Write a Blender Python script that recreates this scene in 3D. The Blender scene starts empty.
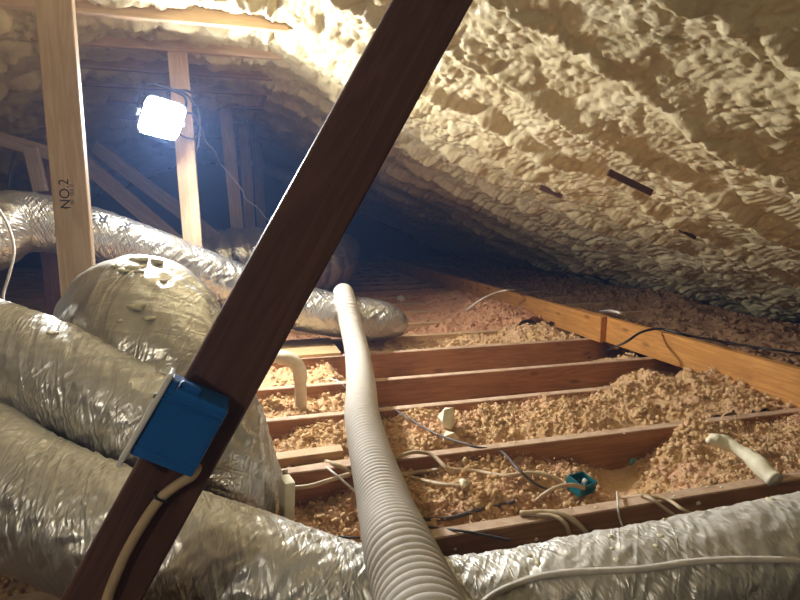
import bpy, bmesh, math, random
import numpy as np
from mathutils import Vector, Matrix
from mathutils.bvhtree import BVHTree

random.seed(7); rng = np.random.default_rng(11)
scene = bpy.context.scene
COL = scene.collection
# ------------------------------------------------------------------ camera
F_PX, PCX, PCY = 555.0, 400.0, 300.0
CAM_H = 0.773
YAW = math.radians(15.7)
PITCH = math.atan((300 - 218) / F_PX)
cam_data = bpy.data.cameras.new('camera')
cam_data.sensor_width = 36.0
cam_data.lens = F_PX / 800.0 * 36.0
cam_data.clip_start = 0.02
cam = bpy.data.objects.new('camera', cam_data)
cam.location = (0, 0, CAM_H)
cam.rotation_euler = (math.pi / 2 - PITCH, 0, -YAW)
COL.objects.link(cam)
scene.camera = cam
# ------------------------------------------------------------------ world, exposure
world = bpy.data.worlds.new('world'); scene.world = world
world.use_nodes = True
wbg = world.node_tree.nodes['Background']
wbg.inputs[0].default_value = (0.05, 0.09, 0.2, 1); wbg.inputs[1].default_value = 0.02
# thin bluish haze added to give the lens glow around the lamp
wvs = world.node_tree.nodes.new('ShaderNodeVolumeScatter')
wvs.inputs['Color'].default_value = (.30, .48, 1.0, 1); wvs.inputs['Density'].default_value = .016; wvs.inputs['Anisotropy'].default_value = .3
world.node_tree.links.new(wvs.outputs[0], world.node_tree.nodes['World Output'].inputs['Volume'])
vs = scene.view_settings
scene.display_settings.display_device = 'sRGB'
vs.view_transform = 'Standard'; vs.look = 'None'; vs.gamma = 1.0; vs.use_curve_mapping = False
vs.exposure = 0.5
LAMP_STRENGTH = 460.0
scene.cycles.max_bounces = 8
scene.cycles.diffuse_bounces = 5
scene.cycles.caustics_reflective = False
scene.cycles.sample_clamp_indirect = 6.0

# ------------------------------------------------------------------ pixel helpers (800x600 frame)
cyw, syw, cpt, spt = math.cos(YAW), math.sin(YAW), math.cos(PITCH), math.sin(PITCH)
VR = np.array([cyw, -syw, 0]); VF = np.array([syw * cpt, cyw * cpt, -spt]); VU = np.array([syw * spt, cyw * spt, cpt])
VC = np.array([0, 0, CAM_H])
def ray(x, y): return (x - PCX) / F_PX * VR - (y - PCY) / F_PX * VU + VF
def atz(x, y, z): d = ray(x, y); return VC + d * (z - CAM_H) / d[2]
def atY(x, y, Y): d = ray(x, y); return VC + d * Y / d[1]
def atX(x, y, X): d = ray(x, y); return VC + d * X / d[0]
def atd(x, y, D): return VC + ray(x, y) * D

# ------------------------------------------------------------------ noise
def _hash(ix, iy, seed):
    h = (ix.astype(np.int64) * 374761393 + iy.astype(np.int64) * 668265263 + seed * 1442695041) & 0xFFFFFFFF
    h = ((h ^ (h >> 13)) * 1274126177) & 0xFFFFFFFF
    h = ((h ^ (h >> 16)) * 2246822519) & 0xFFFFFFFF
    return (h ^ (h >> 15)) & 0xFFFFFFFF
def rnd(ix, iy, seed): return _hash(ix, iy, seed) / 4294967296.0
def pnoise(x, y, seed=0):
    ix, iy = np.floor(x), np.floor(y); fx, fy = x - ix, y - iy
    def g(ox, oy):
        a = rnd(ix + ox, iy + oy, seed) * 2 * math.pi
        return np.cos(a) * (fx - ox) + np.sin(a) * (fy - oy)
    u = fx * fx * fx * (fx * (fx * 6 - 15) + 10); v = fy * fy * fy * (fy * (fy * 6 - 15) + 10)
    a = g(0, 0) * (1 - u) + g(1, 0) * u; b = g(0, 1) * (1 - u) + g(1, 1) * u
    return (a * (1 - v) + b * v) * 1.5
def fbm(x, y, seed=0, o=3):
    r = 0; a = 1
    for k in range(o): r = r + a * pnoise(x * 2**k, y * 2**k, seed + k * 17); a *= .5
    return r
def worley(x, y, seed=0):
    ix, iy = np.floor(x), np.floor(y)
    f1 = np.full(x.shape, 9.0); f2 = np.full(x.shape, 9.0); cid = np.zeros(x.shape)
    for ox in (-1, 0, 1):
        for oy in (-1, 0, 1):
            cx, cy = ix + ox, iy + oy
            px = cx + .1 + .8 * rnd(cx, cy, seed); py = cy + .1 + .8 * rnd(cx, cy, seed + 5)
            d = np.hypot(px - x, py - y)
            near = d < f1
            f2 = np.where(near, f1, np.minimum(f2, d))
            cid = np.where(near, rnd(cx, cy, seed + 9), cid)
            f1 = np.where(near, d, f1)
    return f1, f2, cid
def lobes(x, y, seed):
    f1, f2, c = worley(x, y, seed)
    e = np.clip((f2 - f1) * 1.25, 0, 1)
    return np.sqrt(1 - (1 - e)**2 + 1e-6) * (.5 + .5 * c)

# ------------------------------------------------------------------ object helpers
SURF = []          # (verts, polys) of surfaces that small things are laid on
def tag(o, label=None, cat=None, group=None, kind=None):
    if label: o['label'] = label
    if cat: o['category'] = cat
    if group: o['group'] = group
    if kind: o['kind'] = kind
    return o
def link(name, me, m=None, parent=None, smooth=False):
    o = bpy.data.objects.new(name, me); COL.objects.link(o)
    if m is not None and not me.materials: me.materials.append(m)
    if parent: o.parent = parent
    if smooth: me.polygons.foreach_set('use_smooth', np.ones(len(me.polygons), dtype=bool))
    return o
def empty(name, loc=(0, 0, 0), mw=None):
    o = bpy.data.objects.new(name, None); COL.objects.link(o); o.empty_display_size = .05
    if mw is not None: o.matrix_world = mw
    else: o.location = loc
    return o
def npmesh(name, V, Q):
    """mesh from an (n,3) array and an (m,k) index array, quickly"""
    me = bpy.data.meshes.new(name)
    V = np.asarray(V, dtype=np.float32); Q = np.asarray(Q, dtype=np.int32)
    k = Q.shape[1]
    me.vertices.add(len(V)); me.vertices.foreach_set('co', V.ravel())
    me.loops.add(Q.size); me.loops.foreach_set('vertex_index', Q.ravel())
    me.polygons.add(len(Q)); me.polygons.foreach_set('loop_start', np.arange(0, Q.size, k, dtype=np.int32))
    me.update(calc_edges=True)
    return me
def grid_quads(nr, nc, wrap=False):
    r = np.arange(nr - 1)[:, None]; cN = nc if wrap else nc - 1
    c = np.arange(cN)[None, :]; c2 = (c + 1) % nc
    return np.stack([r * nc + c, r * nc + c2, (r + 1) * nc + c2, (r + 1) * nc + c], -1).reshape(-1, 4)
def bm_mesh(bm, name):
    me = bpy.data.meshes.new(name); bm.to_mesh(me); bm.free(); return me
def box_mesh(name, sx, sy, sz, bev=.003, seg=1, cuts=0):
    bm = bmesh.new(); bmesh.ops.create_cube(bm, size=1)
    for v in bm.verts: v.co = Vector((v.co.x * sx, v.co.y * sy, v.co.z * sz))
    if bev: bmesh.ops.bevel(bm, geom=bm.edges[:], offset=bev, segments=seg, affect='EDGES', profile=.6)
    return bm_mesh(bm, name)
def frame(p0, p1, wdir):
    """origin at the middle, x along the piece, z along its wide side, y its thickness"""
    p0, p1 = Vector(p0), Vector(p1); x = (p1 - p0).normalized()
    z = Vector(wdir); z = (z - x * z.dot(x)).normalized(); y = z.cross(x)
    m = Matrix((x, y, z)).transposed().to_4x4(); m.translation = (p0 + p1) / 2
    return m
def lumber(name, p0, p1, wdir, m, wide=.089, thick=.038, parent=None, bev=.003):
    L = (Vector(p1) - Vector(p0)).length
    me = box_mesh(name, L, thick, wide, bev)
    o = link(name, me, m, parent); o.matrix_world = frame(p0, p1, wdir)
    mw = o.matrix_world
    SURF.append(([mw @ v.co for v in me.vertices], [list(p.vertices) for p in me.polygons]))
    return o
def catmull(P, step):
    P = [np.array(p, float) for p in P]
    Q = [2 * P[0] - P[1]] + P + [2 * P[-1] - P[-2]]
    out = []
    for i in range(1, len(Q) - 2):
        a, b, c, d = Q[i - 1:i + 3]
        n = max(2, int(np.linalg.norm(c[:3] - b[:3]) / step))
        for t in np.arange(n) / n:
            out.append(.5 * (2 * b + (c - a) * t + (2 * a - 5 * b + 4 * c - d) * t * t + (3 * b - a - 3 * c + d) * t**3))
    out.append(P[-1]); out = np.array(out)
    # even re-sampling
    seg = np.r_[0, np.cumsum(np.linalg.norm(np.diff(out[:, :3], axis=0), axis=1))]
    n = max(3, int(seg[-1] / step) + 1); s = np.linspace(0, seg[-1], n)
    return np.stack([np.interp(s, seg, out[:, k]) for k in range(out.shape[1])], 1), s
def sweep(C):
    T = np.gradient(C, axis=0); T /= np.linalg.norm(T, axis=1)[:, None]
    N = np.zeros_like(C); up = np.array([0, 0, 1.]) if abs(T[0][2]) < .9 else np.array([1., 0, 0])
    n = up - T[0] * up.dot(T[0]); N[0] = n / np.linalg.norm(n)
    for i in range(1, len(C)):
        n = N[i - 1] - T[i] * N[i - 1].dot(T[i]); N[i] = n / np.linalg.norm(n)
    return T, N, np.cross(T, N)
def tube_mesh(name, P, r, seg=10, step=.012, flat=1.0, cap=True):
    C, s = catmull([list(p) for p in P], step)
    T, N, B = sweep(C)
    a = np.linspace(0, 2 * math.pi, seg, endpoint=False)
    R = r if np.ndim(r) else np.full(len(C), r)
    V = C[:, None] + R[:, None, None] * (np.cos(a)[None, :, None] * N[:, None] * flat + np.sin(a)[None, :, None] * B[:, None])
    V = V.reshape(-1, 3); Q = grid_quads(len(C), seg, True)
    if cap:
        V = np.vstack([V, C[0], C[-1]]); n = len(V) - 2; k = np.arange(seg)
        e0 = np.stack([k, k * 0 + n, k * 0 + n, (k + 1) % seg], 1)
        me = bpy.data.meshes.new(name)
        b = (len(C) - 1) * seg
        faces = Q.tolist() + [[int((i + 1) % seg), int(i), n] for i in k] + [[int(b + i), int(b + (i + 1) % seg), n + 1] for i in k]
        me.from_pydata(V.tolist(), [], faces); return me
    return npmesh(name, V, Q)
def hit(px, py, default_z=.1):
    """where the view ray first meets something built so far"""
    d = Vector(ray(px, py)).normalized(); best = None
    for t in TREES:
        h = t.ray_cast(Vector(VC), d)
        if h[0] is not None and (best is None or h[3] < best[3]): best = h
    if best is None: return Vector(atz(px, py, default_z)), Vector((0, 0, 1))
    return best[0], best[1]

# ------------------------------------------------------------------ materials
def mat(name):
    m = bpy.data.materials.new(name); m.use_nodes = True
    nt = m.node_tree; b = nt.nodes['Principled BSDF']; return m, nt, b
def nd(nt, t, **kw):
    n = nt.nodes.new(t)
    for k, v in kw.items(): setattr(n, k, v)
    return n
def ramp(nt, src, stops, interp='LINEAR'):
    r = nd(nt, 'ShaderNodeValToRGB'); e = r.color_ramp.elements; r.color_ramp.interpolation = interp
    while len(e) < len(stops): e.new(.5)
    for el, (p, c) in zip(e, stops): el.position = p; el.color = (*c, 1)
    nt.links.new(src, r.inputs[0]); return r.outputs[0]
def coords(nt, scale=(1, 1, 1), kind='Object'):
    tc = nd(nt, 'ShaderNodeTexCoord'); mp = nd(nt, 'ShaderNodeMapping'); mp.inputs['Scale'].default_value = scale
    nt.links.new(tc.outputs[kind], mp.inputs[0]); return mp.outputs[0]
def noise(nt, vec, scale, detail=4, rough=.55, dist=0):
    n = nd(nt, 'ShaderNodeTexNoise'); n.inputs['Scale'].default_value = scale; n.inputs['Detail'].default_value = detail
    n.inputs['Roughness'].default_value = rough; n.inputs['Distortion'].default_value = dist
    nt.links.new(vec, n.inputs['Vector']); return n.outputs['Fac']
def mixc(nt, fac, a, b, mode='MIX'):
    n = nd(nt, 'ShaderNodeMix', data_type='RGBA', blend_type=mode)
    for s, v in ((0, fac), (6, a), (7, b)):
        if hasattr(v, 'is_linked'): nt.links.new(v, n.inputs[s])
        else: n.inputs[s].default_value = v if s == 0 else (*v, 1)
    return n.outputs[2]
def bump(nt, b, h, strength, dist=.005):
    n = nd(nt, 'ShaderNodeBump'); n.inputs['Strength'].default_value = strength; n.inputs['Distance'].default_value = dist
    nt.links.new(h, n.inputs['Height']); nt.links.new(n.outputs[0], b.inputs['Normal'])
def plain(name, c, rough=.6, metal=0.0, var=.12, spec=.4):
    m, nt, b = mat(name)
    f = noise(nt, coords(nt), 40, 3)
    col = ramp(nt, f, [(.3, tuple(x * (1 - var) for x in c)), (.7, tuple(min(1, x * (1 + var)) for x in c))])
    nt.links.new(col, b.inputs['Base Color']); b.inputs['Roughness'].default_value = rough; b.inputs['Metallic'].default_value = metal
    b.inputs['Specular IOR Level'].default_value = spec
    return m
def wood(name, light, dark, knots=.6, rough=.65, dust=None):
    m, nt, b = mat(name); L = nt.links
    tc = nd(nt, 'ShaderNodeTexCoord'); oi = nd(nt, 'ShaderNodeObjectInfo')
    add = nd(nt, 'ShaderNodeVectorMath', operation='MULTIPLY_ADD'); L.new(tc.outputs['Object'], add.inputs[0])
    add.inputs[1].default_value = (1, 1, 1)
    sc = nd(nt, 'ShaderNodeMath', operation='MULTIPLY'); L.new(oi.outputs['Random'], sc.inputs[0]); sc.inputs[1].default_value = 37
    L.new(sc.outputs[0], add.inputs[2])
    mp = nd(nt, 'ShaderNodeMapping'); mp.inputs['Scale'].default_value = (1.2, 16, 16); L.new(add.outputs[0], mp.inputs[0])
    n1 = noise(nt, mp.outputs[0], 2.2, 3, .5, .8)
    wv = nd(nt, 'ShaderNodeMath', operation='MULTIPLY'); L.new(n1, wv.inputs[0]); wv.inputs[1].default_value = 26
    sn = nd(nt, 'ShaderNodeMath', operation='SINE'); L.new(wv.outputs[0], sn.inputs[0])
    mr = nd(nt, 'ShaderNodeMapRange'); L.new(sn.outputs[0], mr.inputs[0]); mr.inputs[1].default_value = -1
    mp2 = nd(nt, 'ShaderNodeMapping'); mp2.inputs['Scale'].default_value = (3, 120, 120); L.new(add.outputs[0], mp2.inputs[0])
    n2 = noise(nt, mp2.outputs[0], 3, 4, .6)
    f = nd(nt, 'ShaderNodeMath', operation='MULTIPLY_ADD'); L.new(mr.outputs[0], f.inputs[0]); f.inputs[1].default_value = .45
    h2 = nd(nt, 'ShaderNodeMath', operation='MULTIPLY'); L.new(n2, h2.inputs[0]); h2.inputs[1].default_value = .6
    L.new(h2.outputs[0], f.inputs[2])
    col = ramp(nt, f.outputs[0], [(.15, light), (.95, dark)])
    # knots
    mp3 = nd(nt, 'ShaderNodeMapping'); mp3.inputs['Scale'].default_value = (5.2, 13, 13); L.new(add.outputs[0], mp3.inputs[0])
    vo = nd(nt, 'ShaderNodeTexVoronoi'); vo.inputs['Scale'].default_value = .8; L.new(mp3.outputs[0], vo.inputs['Vector'])
    vo.inputs['Randomness'].default_value = 1
    kn = nd(nt, 'ShaderNodeMapRange'); L.new(vo.outputs['Distance'], kn.inputs[0]); kn.inputs[1].default_value = .05; kn.inputs[2].default_value = .17
    kn.inputs[3].default_value = knots; kn.inputs[4].default_value = 0
    kc = tuple(x * .3 for x in dark)
    col = mixc(nt, kn.outputs[0], col, kc)
    stain = noise(nt, coords(nt), 5, 4, .6)
    col = mixc(nt, ramp(nt, stain, [(.45, (0, 0, 0)), (.75, (.35, .35, .35))]), col, tuple(x * .55 for x in dark))
    if dust:       # pale dust settled on the top edge
        geo = nd(nt, 'ShaderNodeNewGeometry'); sp = nd(nt, 'ShaderNodeSeparateXYZ'); L.new(geo.outputs['Normal'], sp.inputs[0])
        up = nd(nt, 'ShaderNodeMapRange'); L.new(sp.outputs[2], up.inputs[0]); up.inputs[1].default_value = .5; up.inputs[2].default_value = .9
        dn = nd(nt, 'ShaderNodeMath', operation='MULTIPLY'); L.new(up.outputs[0], dn.inputs[0]); L.new(ramp(nt, noise(nt, coords(nt), 22, 4, .65), [(.3, (.35,) * 3), (.6, (.95,) * 3)]), dn.inputs[1])
        col = mixc(nt, dn.outputs[0], col, dust)
    L.new(col, b.inputs['Base Color']); b.inputs['Roughness'].default_value = rough; b.inputs['Specular IOR Level'].default_value = .3
    bump(nt, b, n2, .25, .002)
    return m

M = {}
M['joist'] = wood('brown_joist_wood', (.42, .215, .092), (.26, .12, .046), dust=(.62, .47, .34))
M['joist_far'] = wood('pale_lit_joist_wood', (.55, .36, .17), (.40, .22, .09), .3, dust=(.62, .46, .28))  # paler copy of the joist wood, lamplight put into the colour
M['beam'] = wood('orange_beam_wood', (.62, .31, .085), (.42, .18, .04), .8)
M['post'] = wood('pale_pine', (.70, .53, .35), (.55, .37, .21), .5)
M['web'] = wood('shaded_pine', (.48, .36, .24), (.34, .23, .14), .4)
M['web_dark'] = wood('dimmed_pine', (.24, .18, .13), (.16, .11, .075), .4)  # pine darkened in its colour for webs that stand in shade
M['brace'] = wood('dark_stained_wood', (.135, .066, .045), (.078, .037, .027), .5, .55)
M['ply'] = wood('plywood', (.66, .47, .25), (.54, .35, .16), .2)
M['foam'], nt, b = mat('spray_foam')
v = coords(nt, kind='Generated'); v = coords(nt)
n1 = noise(nt, v, 3.0, 5, .6)
c1 = ramp(nt, n1, [(.3, (.61, .52, .30)), (.52, (.70, .61, .37)), (.75, (.77, .69, .46))])
n3 = noise(nt, v, 55, 3, .6)
c1 = mixc(nt, ramp(nt, n3, [(.45, (0, 0, 0)), (.8, (.35, .35, .35))]), c1, (.52, .42, .24))
nt.links.new(c1, b.inputs['Base Color']); b.inputs['Roughness'].default_value = .42; b.inputs['Specular IOR Level'].default_value = .45
bump(nt, b, noise(nt, v, 95, 4, .65), .6, .006)

def insul_mat(name, a, c, d):
    m, nt, b = mat(name); v = coords(nt)
    c1 = ramp(nt, noise(nt, v, 9, 4, .6), [(.32, a), (.5, c), (.68, d)])
    c1 = mixc(nt, ramp(nt, noise(nt, v, 70, 3, .6), [(.5, (0, 0, 0)), (.75, (.6, .6, .6))]), c1, tuple(min(1, x * 1.35) for x in c))
    nt.links.new(c1, b.inputs['Base Color']); b.inputs['Roughness'].default_value = 1; b.inputs['Specular IOR Level'].default_value = .05
    bump(nt, b, noise(nt, v, 220, 5, .75), .9, .006)
    return m
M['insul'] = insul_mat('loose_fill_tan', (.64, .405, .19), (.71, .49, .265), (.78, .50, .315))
M['insul_dark'] = insul_mat('loose_fill_dimmed', (.30, .17, .085), (.36, .22, .12), (.42, .24, .14))  # darker copy of the tan fill, dimness put into the colour
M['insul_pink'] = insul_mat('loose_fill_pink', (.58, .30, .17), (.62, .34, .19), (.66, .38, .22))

def foil_mat(name, c, rough, dust, metal=.9, fine=1.0, crump=.8):
    m, nt, b = mat(name); L = nt.links; v = coords(nt)
    n1 = noise(nt, v, 14, 4, .6)
    base = ramp(nt, n1, [(.3, tuple(x * .85 for x in c)), (.7, c)])
    geo = nd(nt, 'ShaderNodeNewGeometry'); sp = nd(nt, 'ShaderNodeSeparateXYZ'); L.new(geo.outputs['Normal'], sp.inputs[0])
    n2 = noise(nt, v, 60, 5, .7)
    up = nd(nt, 'ShaderNodeMapRange'); L.new(sp.outputs[2], up.inputs[0]); up.inputs[1].default_value = .15; up.inputs[2].default_value = .95
    dm = nd(nt, 'ShaderNodeMath', operation='MULTIPLY'); L.new(up.outputs[0], dm.inputs[0])
    dn = nd(nt, 'ShaderNodeMapRange'); L.new(n2, dn.inputs[0]); dn.inputs[1].default_value = .3; dn.inputs[2].default_value = .65; dn.inputs[4].default_value = dust
    L.new(dn.outputs[0], dm.inputs[1])
    col = mixc(nt, dm.outputs[0], base, (.68, .66, .58))
    L.new(col, b.inputs['Base Color'])
    mm = nd(nt, 'ShaderNodeMapRange'); L.new(dm.outputs[0], mm.inputs[0]); mm.inputs[3].default_value = metal; mm.inputs[4].default_value = .1
    L.new(mm.outputs[0], b.inputs['Metallic'])
    rr = nd(nt, 'ShaderNodeMapRange'); L.new(dm.outputs[0], rr.inputs[0]); rr.inputs[3].default_value = rough; rr.inputs[4].default_value = .75
    L.new(rr.outputs[0], b.inputs['Roughness'])
    tc = nd(nt, 'ShaderNodeTexCoord'); hs = []
    for rot, sx, sy, w in ((.6, 85, 11, 1.0), (-.45, 75, 10, .8), (.12, 150, 30, .5), (1.1, 45, 16, .5)):
        mp = nd(nt, 'ShaderNodeMapping'); mp.vector_type = 'POINT'
        vr = nd(nt, 'ShaderNodeVectorRotate', rotation_type='Z_AXIS'); vr.inputs['Angle'].default_value = rot
        L.new(tc.outputs['UV'], vr.inputs['Vector']); L.new(vr.outputs[0], mp.inputs[0]); mp.inputs['Scale'].default_value = (sx * fine, sy * fine, 1)
        n_ = noise(nt, mp.outputs[0], 1.0, .6, .45, .5)
        s1_ = nd(nt, 'ShaderNodeMath', operation='SUBTRACT'); L.new(n_, s1_.inputs[0]); s1_.inputs[1].default_value = .5
        s2_ = nd(nt, 'ShaderNodeMath', operation='ABSOLUTE'); L.new(s1_.outputs[0], s2_.inputs[0])
        s3_ = nd(nt, 'ShaderNodeMath', operation='MULTIPLY'); L.new(s2_.outputs[0], s3_.inputs[0]); s3_.inputs[1].default_value = -w
        hs.append(s3_.outputs[0])
    while len(hs) > 1:
        ad = nd(nt, 'ShaderNodeMath', operation='ADD'); L.new(hs.pop(), ad.inputs[0]); L.new(hs.pop(), ad.inputs[1]); hs.append(ad.outputs[0])
    mk = nd(nt, 'ShaderNodeMapRange'); L.new(noise(nt, v, 7, 2, .5), mk.inputs[0]); mk.inputs[1].default_value = .35; mk.inputs[2].default_value = .62; mk.inputs[3].default_value = .25
    hm = nd(nt, 'ShaderNodeMath', operation='MULTIPLY'); L.new(hs[0], hm.inputs[0]); L.new(mk.outputs[0], hm.inputs[1])
    bump(nt, b, hm.outputs[0], crump, .012)
    return m
M['foil'] = foil_mat('crinkled_foil', (.84, .84, .82), .30, .9, fine=.75, crump=.85)
M['foil_b'] = foil_mat('smooth_foil', (.74, .72, .65), .30, .4, fine=.8, crump=.6)
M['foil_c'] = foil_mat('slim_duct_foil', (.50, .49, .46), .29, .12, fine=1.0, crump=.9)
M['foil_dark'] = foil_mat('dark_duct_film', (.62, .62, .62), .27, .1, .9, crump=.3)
M['hose'] = plain('grey_hose_plastic', (.56, .52, .46), .62, var=.05, spec=.25)
M['pvc'] = plain('beige_pvc', (.72, .62, .45), .4, var=.06)
M['cable'] = plain('beige_cable_jacket', (.52, .40, .25), .5)
M['cable_white'] = plain('white_cable_jacket', (.74, .70, .64), .45)
M['cable_black'] = plain('black_cable_jacket', (.03, .03, .03), .4)
M['blue'] = plain('blue_box_plastic', (.008, .115, .41), .35, var=.08, spec=.5)
M['white'] = plain('white_cover_plastic', (.78, .78, .76), .4, var=.04)
M['teal'] = plain('teal_plastic', (.015, .15, .18), .35)
M['teal_light'] = plain('pale_teal_plastic', (.12, .42, .38), .5)
M['drywall'] = plain('drywall_back', (.20, .16, .12), .95)
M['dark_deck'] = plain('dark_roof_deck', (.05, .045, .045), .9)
M['ink'] = plain('black_ink', (.03, .028, .03), .8)
M['housing'] = plain('black_housing', (.03, .03, .035), .4)
M['foam_bit'] = plain('cream_foam', (.82, .77, .56), .6, var=.08)
M['steel'] = plain('dull_steel', (.4, .4, .42), .4, .9)
M['gray'] = plain('dark_cord', (.10, .09, .09), .5)
m, nt, b = mat('lamp_lens'); b.inputs['Base Color'].default_value = (.9, .9, .9, 1)
b.inputs['Emission Color'].default_value = (.97, .98, 1.0, 1); b.inputs['Emission Strength'].default_value = LAMP_STRENGTH
M['lens'] = m

# ------------------------------------------------------------------ setting: floor, end walls, foamed roof
JT = .089                                     # top of the floor joists
FZ = JT - .14                                 # drywall below them
X0, X1, Y0, Y1 = -4.3, 3.75, -2.6, 10.8
fl = link('floor', box_mesh('floor', X1 - X0 + .2, Y1 - Y0 + .2, .02, 0), M['drywall']); fl.location = ((X0 + X1) / 2, (Y0 + Y1) / 2, FZ - .01)
tag(fl, 'drywall ceiling back between the floor joists, under the loose insulation', kind='structure')
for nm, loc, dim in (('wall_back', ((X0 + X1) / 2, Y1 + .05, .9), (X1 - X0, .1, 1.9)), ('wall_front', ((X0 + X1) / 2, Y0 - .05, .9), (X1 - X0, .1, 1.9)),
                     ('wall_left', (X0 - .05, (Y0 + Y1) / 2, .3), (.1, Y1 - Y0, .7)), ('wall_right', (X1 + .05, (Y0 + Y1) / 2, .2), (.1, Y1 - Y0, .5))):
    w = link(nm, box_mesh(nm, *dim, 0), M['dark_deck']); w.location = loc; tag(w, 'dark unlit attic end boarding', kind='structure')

PROF = [(3.75, .07), (.13, 1.625), (-.85, 1.625), (-4.3, .17)]
FOAM_END = 8.8
def build_roof():
    cols = []   # (x, z, nx, nz, s)
    s = 0
    for i, (st_near) in enumerate((.0075, .010, .014)):
        (xa, za), (xb, zb) = PROF[i], PROF[i + 1]
        L = math.hypot(xb - xa, zb - za); n = int(L / st_near)
        tx, tz = (xb - xa) / L, (zb - za) / L
        for k in range(n + (i == 2)):
            t = k / n
            cols.append((xa + (xb - xa) * t, za + (zb - za) * t, tz, -tx, s + L * t))
        s += L
    cols = np.array(cols)
    # inward normals: smooth them across the two bends
    nx, nz = cols[:, 2].copy(), cols[:, 3].copy()
    nx, nz = np.where(nz > 0, -nx, nx), -np.abs(nz)
    w = 15; ker = np.ones(w) / w
    nx = np.convolve(np.pad(nx, w // 2, 'edge'), ker, 'valid'); nz = np.convolve(np.pad(nz, w // 2, 'edge'), ker, 'valid')
    rows = list(np.arange(-2.6, .4, .05)); y = .4
    while y < FOAM_END: rows.append(y); y += .0075 * max(1, y / 1.5)
    rows.append(FOAM_END)
    Yr = np.array(rows)
    S, Y = np.meshgrid(cols[:, 4], Yr)
    slope = (np.abs(cols[:, 2]) > .1).astype(float)[None, :]
    ws = S + .022 * fbm(S * 7, Y * 7, 3); wy = Y + .022 * fbm(S * 7, Y * 7, 8)
    low = fbm(S * 1.7, Y * 1.7, 21)
    dyr = (Y - 1.05 + .03 * pnoise(S * 3, Y * 3, 31)) / .405
    dr = np.abs(dyr - np.round(dyr)) * .405
    ridge = np.exp(-(dr / .075)**2)
    thin = np.exp(-((dr + .012 * pnoise(S * 9, Y * 9, 33)) / .032)**2)
    left = (S > 3.9).astype(float)
    h = (.014 * ridge + .022 * thin) * (.55 + .45 * slope) * (.6 + .8 * np.clip(low + .4, 0, 1)) + .016 * low
    big = lobes(ws / .15, wy / .11, 41) * (.55 + .6 * ridge)
    mid = lobes(ws / .065 + 3, wy / .055, 53)
    sm = lobes(ws / .028, wy / .026 + 7, 67)
    rough = np.clip(.65 + .9 * fbm(S * 2.3 + 9, Y * 2.3, 77, 2), .15, 1.3)
    # ripples left by the spray gun, running across the bays
    rip = np.sin((wy * .35 + ws) * 2 * math.pi / .03 + 3 * pnoise(S * 5, Y * 5, 91)) * np.clip(1 - rough, 0, 1)
    h = h + (.029 * big + .021 * mid * rough) * (1 + .6 * left) + .0125 * sm * rough + .003 * rip
    V = np.stack([cols[:, 0][None, :] + nx[None, :] * h, Y + 0 * S, cols[:, 1][None, :] + nz[None, :] * h], -1).reshape(-1, 3)
    me = npmesh('ceiling', V, grid_quads(len(Yr), len(cols)))
    return me
ceil = link('ceiling', build_roof(), M['foam'], smooth=True)
tag(ceil, 'lumpy cream spray foam sprayed over the sloping roof deck', kind='structure')
# bare dark decking above the foam and past its far end
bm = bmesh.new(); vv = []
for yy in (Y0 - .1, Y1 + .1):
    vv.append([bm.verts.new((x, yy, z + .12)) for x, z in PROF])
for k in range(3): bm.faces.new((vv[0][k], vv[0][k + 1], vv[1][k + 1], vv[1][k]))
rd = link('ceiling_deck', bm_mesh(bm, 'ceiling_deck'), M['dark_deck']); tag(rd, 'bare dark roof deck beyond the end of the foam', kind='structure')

# ------------------------------------------------------------------ floor joists
JY = [1.048, 1.446, 1.857, 2.223, 2.69, 3.05, 3.42, 3.86, 4.25]
while JY[-1] < 8.6: JY.append(JY[-1] + .40)
JY = [.645] + JY
JLAB = ['brown floor joist hidden under the near silver duct, closest to the camera',
        'brown floor joist running just behind the near silver duct, cables draped over it',
        'brown floor joist with a teal disc on its front, second row behind the near duct',
        'brown floor joist behind the white foam scrap, insulation heaped at its right end',
        'bare brown floor joist with dark knots, in front of the empty bay',
        'bare brown floor joist at the front edge of the plywood sheet',
        'floor joist coloured pale as lamplit, under the rounded end of the silver duct, behind the bare dark joists']
for i, y in enumerate(JY):
    j = lumber('floor_joist', (-3.2, y + .019, JT - .07), (3.2, y + .019, JT - .07), (0, 0, 1), M['joist'] if i < 6 else M['joist_far'], wide=.14)
    if i < len(JLAB): tag(j, JLAB[i], 'joist')
    elif i < 13: tag(j, 'floor joist coloured pale as lamplit, %s past the rounded silver duct end' % ('first', 'second', 'third', 'fourth', 'fifth', 'sixth')[i - 7], 'joist')
    else: tag(j, 'dim floor joist at the dark far end of the attic', 'joist', 'far floor joists')

# long beam laid over the joists on the right, in two lapped lengths
BX = 1.92
b1 = lumber('strongback_beam', (BX + .019, .95, JT + .07), (BX + .019, 2.95, JT + .07), (0, 0, 1), M['beam'], wide=.14)
tag(b1, 'orange knotty beam on edge across the joists, near length at the right', 'beam')
b2 = lumber('strongback_beam', (BX - .0195, 2.60, JT + .072), (BX - .0195, 7.8, JT + .072), (0, 0, 1), M['beam'], wide=.144)
tag(b2, 'brown far length of the beam, lapped against the near length and running into the dark', 'beam')

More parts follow.
